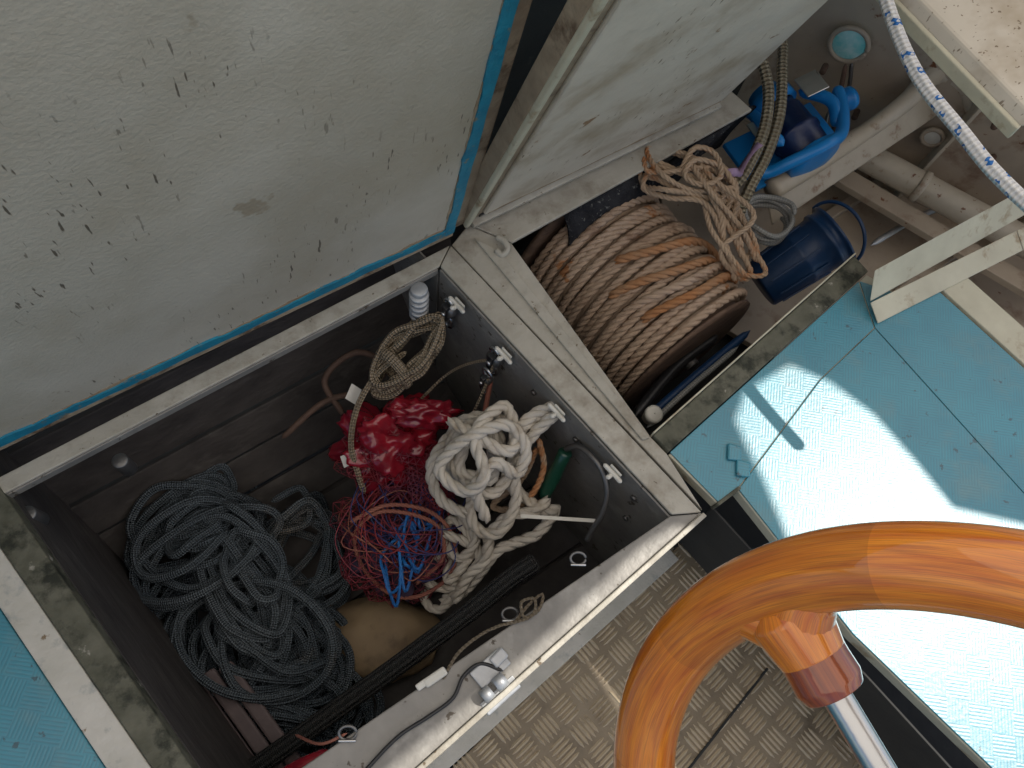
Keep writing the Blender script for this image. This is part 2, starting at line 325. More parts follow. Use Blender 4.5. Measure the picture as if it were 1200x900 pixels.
# ---------------------------------------------------------------- lids
Hr=Vector((.0201,.801,.02)); hd=Vector((.840,.543,0)); v1=Vector((.0516,-.080,.569)); v1n=v1.normalized()
H0=Hr-hd*1.5; n1=hd.cross(v1n).normalized(); 
if n1.y>0: n1=-n1
l1=empty('locker_lid')
slab('outer_plate',H0-n1*.014,hd*1.528,v1*1.65,n1*.012,m_tan,l1,bevel=.003)
def ragged(name,o,u,v,n,L,W,w_amp,mat,parent,th=.003,steps=120):
    V=[];F=[]; ph=rng.random(6)*6
    for i in range(steps+1):
        t=L*i/steps; w=W+w_amp*(math.sin(t*23+ph[0])+.6*math.sin(t*61+ph[1])+.5*math.sin(t*140+ph[2])+rng.normal()*.25)
        w0=-w_amp*.5*(math.sin(t*37+ph[3])+.5*math.sin(t*97+ph[4]))
        V+= [o+u*t+v*w0, o+u*t+v*w, o+u*t+v*w0+n*th, o+u*t+v*w+n*th]
        if i: 
            a=4*(i-1);b=4*i
            F+=[[a+2,b+2,b+3,a+3],[a,b,b+2,a+2],[a+1,a+3,b+3,b+1],[a,a+1,b+1,b]]
    return mesh(name,V,F,mat,parent)
slab('inner_panel',H0+v1n*.024-n1*.0015,hd*1.480,v1*1.60,n1*.0035,m_lid,l1,bevel=.002)
ragged('grime_bottom',H0+v1n*.024-n1*.0015,hd,v1n,n1,1.475,.0060,.0025,m_grime,l1,th=.0045,steps=300)
ragged('grime_side',Hr+v1n*.03-hd*.018-n1*.0015,v1n,-hd,n1,.90,.0035,.0012,m_grime,l1,th=.0045,steps=160)
ragged('paint_edge_bottom',H0+v1n*.003-n1*.0015,hd,v1n,n1,1.5,.024,.0032,m_bluee,l1,th=.007)
ragged('paint_edge_side',Hr+n1*-.0015,v1n,-hd,n1,.93,.020,.0015,m_bluee,l1,th=.0065,steps=60)
slab('hinge_batten',H0-n1*.002+Vector((0,0,-.012)),hd*1.5,(0,0,.012),n1*.006,m_tan,l1)

G0=Vector((.040,.812,.02)); G1=Vector((.5545,1.150,.02)); gd=(G1-G0).normalized(); gl=(G1-G0).length
v2=Vector((.105,-.162,.641)); v2n=v2.normalized(); n2=gd.cross(v2n).normalized()
if n2.y>0: n2=-n2
l2=empty('locker_lid')
slab('outer_plate',G0-n2*.032,gd*gl,v2*1.1,n2*.030,m_tan,l2,bevel=.003)
slab('inner_panel',G0+gd*.034+v2n*.03-n2*.004,gd*(gl-.045),v2*.955,n2*.010,m_lid2,l2,bevel=.004)
slab('side_flange',G0-n2*.004,gd*.012,v2*1.1,n2*.010,m_cream,l2,bevel=.003)
slab('bottom_flange',G0+gd*.014-n2*.004,gd*(gl-.015),v2n*.012,n2*.016,m_rim,l2,bevel=.002)
slab('gasket',G0+gd*.03+v2n*.014-n2*.003,gd*(gl-.06),v2n*.010,n2*.004,m_black,l2,bevel=.001)
ragged('grime_edge',G0+gd*.04+v2n*.034+n2*.0045,gd,v2n,n2,gl-.06,.004,.0016,m_grime,l2,th=.002,steps=160)

l3=empty('locker_lid')
e3=Vector((.147,-.248,0)).normalized(); p3=Vector((.833,.781,.40)); 
slab('outer_plate',p3-e3*.8,e3*.8,(.55,.25,.28),(.012,-.006,.022),m_lid2,l3,bevel=.004)
slab('edge_flange',p3-e3*.8+Vector((-.004,-.002,-.022)),e3*.8,(.006,.004,.003),(0,0,.022),m_cream,l3,bevel=.002)

cm=prism('coaming',[(-1.2,.05),(.62,1.33),(.60,1.36),(-1.25,.10)],-.02,1.0,m_coam)
prism('side_deck',[(-3,-1.2),(-1.25,.12),(.60,1.38),(1.9,2.3),(1.0,3.0),(-3,1.5)],.9,.93,m_cream)

# ---------------------------------------------------------------- helm seat and decks
hs=empty('helm_seat')
seat=[(.397,.396),(.822,.775),(.880,.733),(.965,.745),(1.10,.585),(1.6,.0),(1.7,-.9),(1.5,-.9),(.853,-.0805),(.671,.107),(.510,.338),(.474,.313)]
prism('seat_base',seat,-.03,-.003,m_cream,hs)
prism('seat_plate_forward',[(.399,.399),(.80,.756),(.812,.657),(.687,.546),(.510,.340),(.474,.316)],-.002,.001,m_blue,hs,bevel=.001)
prism('seat_plate_inboard',[(.5115,.3385),(.688,.5445),(.813,.6555),(1.027,.3447),(1.45,-.25),(1.45,-.85),(.853,-.078),(.671,.109)],-.002,.0015,m_blue,hs,bevel=.001)
prism('seat_plate_outboard',[(.815,.657),(.803,.757),(.880,.732),(.963,.743),(1.098,.585),(1.58,.02),(1.5,-.25),(1.453,-.25),(1.029,.3455)],-.002,.001,m_blue,hs,bevel=.001)
wall('seat_side',(.474,.313),(1.5,-.9),-.25,-.031,m_dark,hs)
slab('seat_lip',(.470,.314,-.03),(.042,.030,0),(.004,-.005,0),(0,0,.034),m_mould,hs)
for k,(bx,by) in enumerate([(.520,.372),(.508,.400)]):
    prism('drain_lug_%d'%k,[(bx-.012,by-.012),(bx+.012,by-.014),(bx+.016,by+.012),(bx-.008,by+.018)],.001,.008,m_blue,hs,bevel=.003)
an=empty('angle_bracket')
slab('flange_top',(.800,.700,.02),(.40,.238,0),(-.012,.036,.05),(.002,.002,.003),m_cream,an)
slab('flange_flat',(.818,.664,.004),(.343,.184,0),(-.017,.034,.016),(0,0,.003),m_cream,an)
slab('flange_flat_b',(1.163,.849,.004),(.30,.16,0),(-.017,.034,.016),(0,0,.003),m_cream,an)
st=prism('deck_beam',[(.968,.748),(1.103,.588),(1.6,.01),(1.66,.04),(1.01,.80)],-.03,.003,m_cream)
fd=empty('side_deck_forward')
prism('deck_blue',[(-.918,.484),(-.302,-.20),(-.60,-1.2),(-2.5,-1.2),(-2.5,.484)],-.03,-.002,m_blue,fd)

# ---------------------------------------------------------------- cockpit sole: five-bar tread plate
so=empty('cockpit_sole')
prism('sole_plate',[(-.6,-.7),(.62,.40),(.70,.30),(1.0,-.26),(1.5,-1.2),(-.2,-1.6)],-.44,-.42,m_tread,so)
e1=Vector((.743,.669,0)).normalized(); e2=Vector((e1.y,-e1.x,0)); V=[];F=[]
cell=.054
for i in range(-9,18):
    for j in range(0,20):
        c=Vector((.048,-.101,-.42))+e1*((i+.5)*cell)+e2*((j+.5)*cell)
        side=(c-Vector((.60,.335,0))).dot(Vector((.78,.626,0)))
        if side>-.015: continue
        d,w=(e1,e2) if (i+j)%2 else (e2,e1)
        for k in range(5):
            cc=c+w*((k-2)*cell*.185); hl=cell*.43*(1 if k%4 else .9); hw=cell*.060; o=len(V)
            V+=[cc-d*hl-w*hw*.2,cc-d*hl*.6-w*hw,cc+d*hl*.6-w*hw,cc+d*hl-w*hw*.2,cc+d*hl+w*hw*.2,cc+d*hl*.6+w*hw,cc-d*hl*.6+w*hw,cc-d*hl+w*hw*.2,
                cc-d*hl*.7+Vector((0,0,.0035)),cc+d*hl*.7+Vector((0,0,.0035))]
            F+=[[o+a for a in f] for f in ([0,1,8],[1,2,9,8],[2,3,9],[3,4,9],[4,5,9],[5,6,8,9],[6,7,8],[7,0,8])]
mesh('tread_bars',V,F,m_treadbar,so,smooth=False)
slab('hatch_seam',(.47,-.155,-.4195),(.235,.235,0),(.003,-.003,0),(0,0,.0038),m_dark,so,bevel=0)
slab('sole_edge',(.53,.372,-.42),(.50,-.62,0),(.012,.010,0),(0,0,.02),m_teal,so)
prism('bilge',[(-1,-1),(.2,.4),(1.2,1.0),(2.4,.6),(2.2,-1.8),(-.5,-1.8)],-.80,-.78,m_dark)

# ---------------------------------------------------------------- stern interior
sh=empty('stern_interior')
wall('transom',(.55,1.707),(2.0,.934),-.6,.35,m_beige,sh,th=.01)
prism('hull_floor',[(.55,1.70),(.60,.95),(.83,.80),(1.5,.5),(2.2,.8),(2.0,.95)],-.46,-.44,m_beige,sh)
for k in range(2):
    a=Vector((.90,1.14,-.440))+Vector((.15,-.23,.006))*k
    slab('hull_stringer_%d'%k,a,(.75,.55,0),(.014,-.022,.0),(0,0,.030),m_beige,sh,bevel=.003)
tube('beam',[(1.00,1.38,-.30),(1.16,1.27,-.29),(1.33,1.15,-.28),(1.7,.9,-.26)],.036,m_pipe,sh,seg=20)
for t_ in (.18,.62):
    c0=Vector((1.00,1.38,-.30)).lerp(Vector((1.33,1.15,-.28)),t_); dd=Vector((.33,-.23,.02)).normalized()
    cyl('pipe_collar_%d'%int(t_*10),c0,c0+dd*.02,.041,m_pipe,sh)
slab('beam_ledge',(.98,1.28,-.34),(.55,-.38,0),(.03,.05,0),(0,0,.02),m_beige,sh)
tube('knee',[(.74,1.085,-.16),(.86,1.17,-.15),(.99,1.262,-.145),(1.09,1.335,-.11),(1.16,1.40,-.08),(1.22,1.37,-.08),(1.26,1.33,-.12)],.02,m_pipe,sh,radii=[.024,.026,.02,.022,.028,.02,.012],seg=16)
slab('knee_web',(.74,1.085,-.19),(.44,.31,.07),(.03,-.04,-.05),(0,0,.008),m_pipe,sh,bevel=.003)
wdir=Vector((.883,-.47,0)).normalized(); wn=Vector((-.47,-.883,0)).normalized()
def port(c,r,mt,name):
    c=Vector(c); e=empty(name)
    cyl('hole_disc',c+wn*.004,c+wn*.016,r,mt,e)  # disc fills the hole in place of a real opening
    ring=[c+wn*.014+(wdir*math.cos(t)+Vector((0,0,1))*math.sin(t))*r*1.1 for t in np.linspace(0,2*math.pi,24,endpoint=False)]
    tube('ring',ring,.006,m_beige,e,closed=True,n=3)
port((.958,1.478,-.08),.040,m_port,'porthole'); port((1.223,1.335,-.21),.022,m_whitep,'porthole')
tube('cable',[(.97,1.46,-.13),(.985,1.43,-.2),(.98,1.40,-.22),(1.0,1.38,-.28),(.99,1.33,-.33)],.006,m_rust,sh)
tube('cable_b',[(.98,1.46,-.12),(1.0,1.43,-.19),(.97,1.40,-.24),(.99,1.37,-.30)],.005,m_dsteel,sh)
for k,(a,b,c) in enumerate([(.93,1.44,-.15),(1.06,1.40,-.25),(1.15,1.33,-.33),(1.3,1.26,-.1),(1.36,1.24,-.2)]):
    cyl('bolt_%d'%k,Vector((a,b+.03,c)),Vector((a,b+.03,c))+wn*.03,.008,m_rust,sh,seg=10)
slab('rib_a',(1.25,1.33,-.45),(.008,-.004,0),wn*.06,(0,0,.6),m_pipe,sh)
slab('rib_b',(1.52,1.19,-.45),(.008,-.004,0),wn*.06,(0,0,.6),m_pipe,sh)
tube('grey_pipe',[(1.12,1.12,-.40),(1.25,1.20,-.38),(1.38,1.26,-.36)],.008,m_zinc,sh)

# ---------------------------------------------------------------- rope drum
dr=empty('rope_drum')
C=np.array([.425,.838,-.245]); ax=np.array([.60,-.80,0.]); rad=np.array([.80,.60,0.]); up=np.array([0,0,1.])
D=.0195; Rr=.176; nt=16.5; half=.160
th=np.linspace(0,2*math.pi*nt,int(nt*60))
off=-half+2*half*(th/th[-1]); wob=.0035*np.sin(th*.37)+.0025*np.sin(th*1.3+1)
rr=Rr+.005*np.sin(th*.9)+.003*np.sin(th*2.3)
P=C+ (off+wob)[:,None]*ax + (rr*np.cos(th))[:,None]*rad+(rr*np.sin(th))[:,None]*up
build('rope_wraps',strand_parts(P,D,3.2),m_manila,dr)
P2=C+ (off*.99)[:,None]*ax + ((rr-.016)*np.cos(th+.5))[:,None]*rad+((rr-.016)*np.sin(th+.5))[:,None]*up
build('rope_wraps_under',braid_parts(P2,D,6,.02),m_manila,dr)
for (a_,b_,ta,tb,mm_) in [(.06,-.03,.5,2.0,m_orange),(.085,.02,.9,2.3,m_orange),(.130,.10,.7,2.2,m_orange),(.115,.06,.3,2.6,m_manila)]:
    t3=np.linspace(ta,tb,50); f3=(t3-ta)/(tb-ta); o3=a_+(b_-a_)*f3+.006*np.sin(t3*5)
    lift=.0165*np.sin(np.pi*np.clip(f3,0.02,.98))**.35
    P3=C+o3[:,None]*ax+((Rr+lift)*np.cos(t3))[:,None]*rad+((Rr+lift)*np.sin(t3))[:,None]*up
    build('rope_wrap_loose',strand_parts(P3,D,3.2),mm_,dr)
cyl('core',C-ax*(half+.01),C+ax*(half+.01),Rr-.022,m_wood,dr,seg=40)
cyl('flange_outboard',C-ax*(half+.028),C-ax*(half+.012),Rr+.020,m_wood,dr,seg=56)
cyl('flange_inboard',C+ax*(half+.010),C+ax*(half+.020),Rr-.002,m_wood,dr,seg=56)
cyl('axle',C-ax*(half+.05),C+ax*(half+.045),.016,m_dsteel,dr)

hk=[(.395,1.0,-.035),(.43,.985,-.02),(.50,1.02,-.02),(.565,1.015,-.03),(.60,.985,-.04),(.575,.945,-.03),(.50,.95,-.02),(.43,.975,-.015),
    (.405,1.02,-.025),(.44,1.05,-.02),(.49,1.03,-.01),(.53,.97,-.01),(.55,.90,-.02),(.565,.84,-.05),(.60,.80,-.08),(.625,.81,-.08),(.60,.86,-.06),(.57,.92,-.03),
    (.59,.98,-.02),(.56,1.03,-.02),(.52,1.0,-.005),(.535,.93,-.01),(.58,.87,-.04),(.61,.84,-.07),(.63,.87,-.07),(.60,.93,-.04),(.55,.96,-.01),(.48,.985,-.005),(.42,1.0,-.01),(.40,.965,-.03),(.45,.945,-.03),(.52,.93,-.02),(.56,.86,-.04),(.59,.79,-.08)]
build('tangled_rope',strand_parts(catmull(hk,14),.0125,3.3),m_tanrope)
hk2=[(.47,.99,.0),(.50,1.04,.01),(.54,1.03,.01),(.55,.98,.005),(.51,.955,.005),(.475,.975,.005),(.50,1.01,.012),(.56,1.0,.0),(.59,.95,-.02),(.58,.90,-.03),(.60,.85,-.05)]
build('tangled_rope',strand_parts(catmull(hk2,14),.0125,3.3),m_tanrope)
hk3=jitter([(a,b,c+.01) for a,b,c in hk[::-1]],.016,77)
build('tangled_rope',strand_parts(catmull(hk3,10),.0115,3.3),m_tanrope)
ol=[(.60,1.02,-.12),(.635,1.05,-.07),(.672,1.13,-.03),(.682,1.21,.0),(.668,1.28,.02),(.655,1.33,.02),(.69,1.38,.01),(.727,1.36,.01),(.722,1.28,.0),(.712,1.18,-.02),(.69,1.10,-.06),(.655,1.03,-.1),(.645,.99,-.15)]
build('mooring_rope',braid_parts(catmull(ol,12),.024,12),m_olive)
hp=[]
for k in range(40):
    t=k*.5; hp.append((.72+.055*math.cos(t)+.004*math.sin(k),1.005+.05*math.sin(t),-.14+.004*math.sin(k*1.7)-.0012*k))
build('coiled_hose',braid_parts(catmull(hp,6),.013,8),m_clear)
V=[];F=[]
for k in range(14):
    t=k/13; c=Vector((.56+.09*t,1.0+.06*t-.05*math.sin(t*5)*.4,-.02+.02*math.sin(t*7))); w=Vector((-.3,.5,.8*math.sin(t*6))).normalized()*.009
    V+=[c-w,c+w]
    if k: F.append([2*k-2,2*k-1,2*k+1,2*k])
o=mesh('lilac_ribbon',V,F,m_pink,smooth=True); s=o.modifiers.new('s','SOLIDIFY'); s.thickness=.001
V=[];F=[];nx,ny=26,12
for i in range(nx):
    for j in range(ny):
        u=i/(nx-1);v=j/(ny-1)
        p=Vector((.215,.93,-.02))+Vector((.42,.30,0))*u+Vector((.02,-.03,0))*v*1.2+Vector((0,0,-.02-.14*v*v+.022*math.sin(u*9)+.012*math.sin(u*21+v*3)))-Vector((.56,-.83,0))*(-.045*math.sin(v*2+u*2))
        V.append(p)
        if i and j: a=i*ny+j; F.append([a-ny-1,a-1,a,a-ny])
o=mesh('carpet_offcut',V,F,m_cloth,smooth=True); s=o.modifiers.new('s','SOLIDIFY'); s.thickness=.006

bk=empty('bucket'); b0=Vector((.735,.90,-.27)); b1=Vector((.880,.985,-.175)); bd=(b1-b0).normalized()
def lathe(name,o,d,prof,mat,parent,seg=40):
    o=Vector(o);d=Vector(d).normalized(); a=d.orthogonal().normalized(); b=d.cross(a); V=[];F=[]
    for h,r in prof:
        for k in range(seg):
            t=2*math.pi*k/seg; V.append(o+d*h+(a*math.cos(t)+b*math.sin(t))*r)
    for i in range(len(prof)-1):
        for k in range(seg): F.append([i*seg+k,i*seg+(k+1)%seg,(i+1)*seg+(k+1)%seg,(i+1)*seg+k])
    return mesh(name,V,F,mat,parent,smooth=True)
L_=(b1-b0).length
lathe('body',b0,bd,[(0,.001),(0,.054),(.004,.057),(L_*.5,.062),(L_*.52,.0645),(L_*.56,.0645),(L_*.58,.063),(L_-.03,.066),(L_-.028,.071),(L_-.02,.071),(L_-.018,.067),(L_-.004,.068),(L_-.003,.075),(L_+.003,.075),(L_+.003,.065),(.01,.052),(.008,.001)],m_navy2,bk)
hb=[b1+bd*.0+(Vector((0,0,1)).cross(bd).normalized()*math.cos(t)*.078+(Vector((0,0,1))*.7+bd*.3)*math.sin(t)*.078) for t in np.linspace(0,math.pi,12)]
tube('handle',hb,.004,m_navy2,bk)
for k in range(10):
    t=2*math.pi*k/10; a=bd.orthogonal().normalized(); q=a.cross(bd)
    r=(a*math.cos(t)+q*math.sin(t)); slab('rib_%d'%k,b0+bd*.02+r*.058-bd.cross(r)*.002,bd*.12+r*.006,bd.cross(r)*.004,r*.004,m_navy2,bk,bevel=.001)

pu=empty('bilge_pump'); pc=Vector((.775,1.215,-.10)); pa=Vector((.80,.45,.1)).normalized(); pb=Vector((-.45,.85,0)).normalized(); pz=Vector((0,0,1))
lathe('body',pc-pb*.085,pb,[(0,.001),(0,.045),(.01,.05),(.05,.052),(.052,.056),(.062,.056),(.064,.052),(.12,.05),(.13,.044),(.15,.042),(.15,.001)],m_navy,pu)
lathe('end_cap',pc-pb*.105,pb,[(0,.001),(0,.03),(.004,.06),(.022,.062),(.025,.045)],m_cyan,pu)
lathe('top_cap',pc+pb*.055,pb,[(0,.045),(.003,.056),(.03,.056),(.036,.04),(.055,.036),(.056,.001)],m_cyan,pu)
tube('cage_a',[pc-pa*.135-pb*.06,pc-pa*.11-pb*.075,pc-pa*.07-pb*.09+pz*.03,pc-pb*.10+pz*.055,pc+pa*.06-pb*.085+pz*.04,pc+pa*.11-pb*.03+pz*.03,pc+pa*.145+pb*.03+pz*.02],.014,m_cyan,pu)
tube('cage_b',[pc-pa*.06+pb*.09,pc-pa*.075+pb*.03+pz*.03,pc-pa*.07-pb*.05+pz*.035],.013,m_cyan,pu)
tube('cage_c',[pc+pa*.08-pb*.06+pz*.02,pc+pa*.10+pb*.0+pz*.03,pc+pa*.07+pb*.07+pz*.01],.014,m_cyan,pu)
lathe('outlet',pc+pa*.13+pb*.0,pa,[(0,.001),(0,.022),(.03,.022),(.032,.027),(.045,.027),(.045,.018),(.01,.016)],m_cyan,pu)
slab('bracket_a',pc-pa*.105-pb*.02+pz*.025,pa*.05,pb*.06,pz*.003,m_steel,pu)
slab('bracket_b',pc+pa*.035+pb*.02+pz*.054,pa*.06,pb*.055,pz*.003,m_steel,pu)
slab('base',pc-pa*.12-pb*.08-pz*.06,pa*.25,pb*.14,pz*.012,m_cyan,pu)

lathe('white_knob',(.402,.505,-.12),(0.1,-.1,1),[(0,.001),(0,.012),(.02,.012),(.022,.017),(.032,.017),(.034,.012),(.034,.001)],m_whitep,None)
rods=empty('tiller_rods')
tube('rod_a',[(.41,.50,-.16),(.50,.585,-.16),(.62,.69,-.17)],.006,m_clear,rods)
tube('rod_b',[(.42,.53,-.19),(.52,.62,-.19),(.66,.74,-.19)],.009,m_navy2,rods)
tube('rod_c',[(.40,.54,-.21),(.50,.66,-.22),(.60,.74,-.22)],.012,m_black,rods)
rg=[(.10,.80,.012),(.115,.79,.013),(.122,.775,.010),(.112,.765,.006),(.100,.775,.006)]
tube('rag_tie',rg,.006,m_rim)

# ---------------------------------------------------------------- locker hooks and hanging gear
def hookpos(x): return Vector((x,.7355-1.1298*(x)-.004,-.035))
wdn=Vector((-.749,-.663,0)); wal=Vector((.663,-.749,0))
for k,xx in enumerate([.045,.130,.222,.315]):
    h=empty('cleat_hook'); p=hookpos(xx)+wdn*.006
    slab('plate',p-wal*.013,wal*.026,(0,0,.020),wdn*.004,m_whitep,h)
    tube('prong_a',[p+wdn*.004+Vector((0,0,.012)),p+wdn*.016+Vector((0,0,.010)),p+wdn*.021+Vector((0,0,.018))],.0042,m_whitep,h)
    tube('crossbar',[p+wdn*.010-wal*.022+Vector((0,0,.016)),p+wdn*.008+Vector((0,0,.012)),p+wdn*.010+wal*.022+Vector((0,0,.016))],.0042,m_whitep,h)
for k,(xx,zz) in enumerate([(.255,-.075),(.18,-.07),(.35,-.06),(.36,-.16)]):
    p=hookpos(xx)+Vector((0,0,zz+.035)); cyl('bolt_%d'%k,p,p+wdn*.006,.006,m_dsteel,lk,seg=10)

def block(name,c,s=1):
    e=empty(name); c=Vector(c)
    lathe('cheek',c-wdn*.012,wdn,[(0,.001),(0,.012*s),(.004,.015*s),(.016,.015*s),(.020,.012*s),(.020,.001)],m_dsteel,e,seg=20)
    tube('shackle',[c+Vector((0,0,.012)),c+wal*.012+Vector((0,0,.026)),c+Vector((0,0,.038)),c-wal*.012+Vector((0,0,.026)),c+Vector((0,0,.012))],.003,m_steel,e)
    slab('strap',c-wal*.006*s+Vector((0,0,-.022*s)),wal*.012*s,(0,0,.044*s),wdn*.013,m_black,e)
    tube('snap_hook',[c+Vector((0,0,-.018)),c+wal*.010+Vector((0,0,-.03)),c+wal*.011+Vector((0,0,-.05)),c+Vector((0,0,-.062)),c-wal*.010+Vector((0,0,-.052)),c-wal*.008+Vector((0,0,-.036))],.0032,m_steel,e)
    cyl('sheave_pin',c+wdn*.010,c+wdn*.016,.005*s,m_steel,e,seg=12)
block('pulley_block',(.020,.680,-.060),1.1); block('pulley_block',(.105,.585,-.060),1.1); block('pulley_block',(.095,.565,-.105),.8)

def hank(c,axv,L,W,n,dia,depth,seed,strand=False):
    r=random.Random(seed); c=Vector(c); axv=Vector(axv).normalized(); sd=axv.cross(Vector((0,0,1))).normalized(); pts=[]
    for k in range(n*8):
        t=2*math.pi*k/8; lay=k/(n*8); w=W*(.7+.5*r.random()); l=L*(.9+.2*r.random())
        p=c+axv*math.cos(t)*l+sd*math.sin(t)*w+sd*(r.random()-.5)*W*.5+Vector((0,0,(lay-.5)*depth+(r.random()-.5)*dia*1.2)); pts.append(p)
    return pts
a0=Vector((.005,.665,-.09)); a1=Vector((-.115,.570,-.18)); hkm=(a0+a1)/2
pp=hank(hkm,a1-a0,.088,.034,13,.012,.05,3)
build('rope_hank',braid_parts(catmull(pp,8),.0115,8),m_hank)
wr=[hkm+ (a1-a0).normalized()*(.028+.0035*k/8)+Vector((.03*math.cos(k*.785),-.03*math.cos(k*.785),.036*math.sin(k*.785))) for k in range(28)]
build('rope_hank',braid_parts(catmull(wr,6),.0115,8),m_hank)
tl=[(-.055,.625,-.13),(-.105,.590,-.15),(-.143,.530,-.18),(-.153,.465,-.21),(-.140,.42,-.24),(-.126,.386,-.28)]
build('rope_hank',braid_parts(catmull(tl,12),.012,8),m_hank)
tube('lashing_line',[(.105,.585,-.06),(.06,.60,-.12),(.02,.60,-.18),(-.03,.56,-.22)],.003,m_hank)
tube('lashing_line',[(.108,.585,-.05),(.09,.545,-.12),(.06,.49,-.2),(.04,.44,-.26),(.02,.40,-.3)],.0028,m_hank)
tube('lashing_line',[(.105,.575,-.10),(.10,.54,-.16),(.095,.50,-.2)],.005,m_orgcord)

WD=.0235
wp=[(.226,.492,-.045),(.19,.475,-.06),(.150,.455,-.075),(.10,.485,-.09),(.052,.478,-.11),(.030,.435,-.13),(.045,.395,-.14),(.09,.375,-.14),(.13,.395,-.12),(.125,.44,-.10),
    (.085,.465,-.09),(.05,.445,-.10),(.055,.405,-.12),(.095,.395,-.12),(.12,.42,-.10),(.10,.455,-.08),(.06,.46,-.09),(.04,.41,-.12),(.07,.37,-.14),(.12,.37,-.13),(.145,.41,-.11),(.155,.445,-.08),(.195,.480,-.055),(.222,.482,-.04)]
build('mooring_line',strand_parts(catmull(jitter(wp,.008,1),14),WD,3.3,seg=6),m_white)
wk=[(.03,.47,-.07),(.07,.43,-.055),(.12,.41,-.06),(.15,.44,-.07),(.13,.48,-.07),(.09,.47,-.05),(.075,.42,-.05),(.09,.375,-.07),(.06,.35,-.10),(.02,.38,-.10),(.03,.42,-.07),(.08,.445,-.045),(.13,.45,-.045),(.165,.42,-.07),(.15,.385,-.09),(.11,.395,-.07),(.085,.36,-.09),(.10,.31,-.15)]
build('mooring_line',strand_parts(catmull(jitter(wk,.006,9),14),WD,3.3,seg=6),m_white)
wp2=[(.216,.480,-.04),(.17,.44,-.08),(.15,.39,-.12),(.155,.345,-.16),(.13,.30,-.2),(.09,.31,-.22),(.075,.35,-.2),(.10,.39,-.16),(.11,.44,-.13),(.075,.49,-.12),(.03,.46,-.14),(.0,.41,-.17),(.02,.36,-.2),(.07,.33,-.2)]
build('mooring_line',strand_parts(catmull(wp2,14),WD,3.3,seg=6),m_white)
wp3=[(.13,.40,-.17),(.17,.365,-.18),(.215,.34,-.19),(.235,.345,-.2),(.205,.305,-.22),(.165,.29,-.24),(.13,.275,-.25),(.10,.24,-.30),(.07,.21,-.34),(.03,.20,-.38)]
build('mooring_line',strand_parts(catmull(wp3,14),WD,3.3,seg=6),m_white)
wp5=[(.22,.36,-.17),(.19,.335,-.18),(.15,.33,-.19),(.115,.30,-.22),(.11,.26,-.26),(.08,.235,-.29),(.055,.19,-.34)]
build('mooring_line',strand_parts(catmull(wp5,14),WD,3.3,seg=6),m_white)
wp4=[(.05,.36,-.24),(.09,.30,-.26),(.06,.27,-.30),(.03,.31,-.3),(.05,.34,-.28),(.10,.27,-.29),(.05,.22,-.34),(.0,.24,-.37),(.03,.29,-.34)]
build('mooring_line',strand_parts(catmull(wp4,14),.020,3.3,seg=6),m_white)
build('mooring_line',strand_parts(catmull(jitter([(a-.01,b-.03,c-.03) for a,b,c in wp4],.014,5),14),.020,3.3,seg=6),m_white)
build('tan_line',strand_parts(catmull([(.19,.45,-.1),(.205,.41,-.14),(.19,.37,-.17),(.16,.35,-.22),(.12,.36,-.24),(.17,.40,-.2),(.19,.44,-.12)],12),.013,3.3),m_tanrope)

tool=empty('boat_hook_tool')
lathe('handle',(.240,.428,-.10),Vector((-.028,-.06,-.095)),[(0,.001),(0,.011),(.004,.0135),(.03,.0125),(.06,.0145),(.10,.0125),(.112,.013),(.115,.001)],m_green,tool)
tube('steel_hook',[(.236,.430,-.095),(.255,.424,-.06),(.278,.398,-.045),(.295,.372,-.05),(.304,.343,-.07),(.301,.315,-.10),(.290,.295,-.13),(.282,.277,-.155)],.0055,m_dsteel,tool)
slab('cable_tie',(.163,.316,-.15),(.132,-.010,.02),(0,.007,0),(0,0,.0015),m_whitep,None)

def blob(name,c,rad_,mat,parent,sub=4,amp=.15,seed=0,freq=3.,wire=0,fold=9,crease=0):
    bm=bmesh.new(); bmesh.ops.create_icosphere(bm,subdivisions=sub,radius=1)
    for v in bm.verts:
        p=v.co.copy(); q=p*freq+Vector((seed*3.1,0,0))
        d=1+amp*nz.noise(q)*2+amp*.6*nz.noise(q*2.7)+amp*.3*abs(nz.noise(q*fold))
        if crease: d-=crease*(abs(nz.noise(q*1.9+Vector((5,1,2))))**.6)
        v.co=Vector((p.x*rad_[0]*d,p.y*rad_[1]*d,p.z*rad_[2]*d))+Vector(c)
    me=bpy.data.meshes.new(name); bm.to_mesh(me); bm.free(); me.materials.append(mat)
    me.polygons.foreach_set('use_smooth',[True]*len(me.polygons))
    ob=link(bpy.data.objects.new(name,me),parent)
    if wire:
        w=ob.modifiers.new('w','WIREFRAME'); w.thickness=wire; w.use_replace=True
    return ob
rb=empty('red_mesh_bag')
blob('contents',(-.085,.490,-.27),(.098,.088,.09),m_red,rb,5,.22,2,2.4,crease=.22)
blob('neck',(-.02,.525,-.20),(.06,.028,.035),m_red,rb,4,.3,5,3)
blob('mesh_skin',(-.080,.465,-.285),(.088,.078,.080),m_rednet,rb,4,.22,2,2.4,wire=.0014)
for k,(a,b,c,d) in enumerate([(-.165,.425,-.24,.4),(-.15,.54,-.2,1.2)]):
    slab('label_%d'%k,(a,b,c),(.030*math.cos(d),.030*math.sin(d),.008),(-.02*math.sin(d),.02*math.cos(d),.012),(0,0,.001),m_whitep,rb,bevel=0)
nb_=empty('net_bag')
blob('net_skin',(-.062,.315,-.37),(.115,.115,.085),m_rednet,nb_,4,.25,7,2.2,wire=.0017)
blob('net_upper',(.0,.42,-.29),(.05,.06,.06),m_rednet,nb_,4,.3,8,2.2,wire=.002)
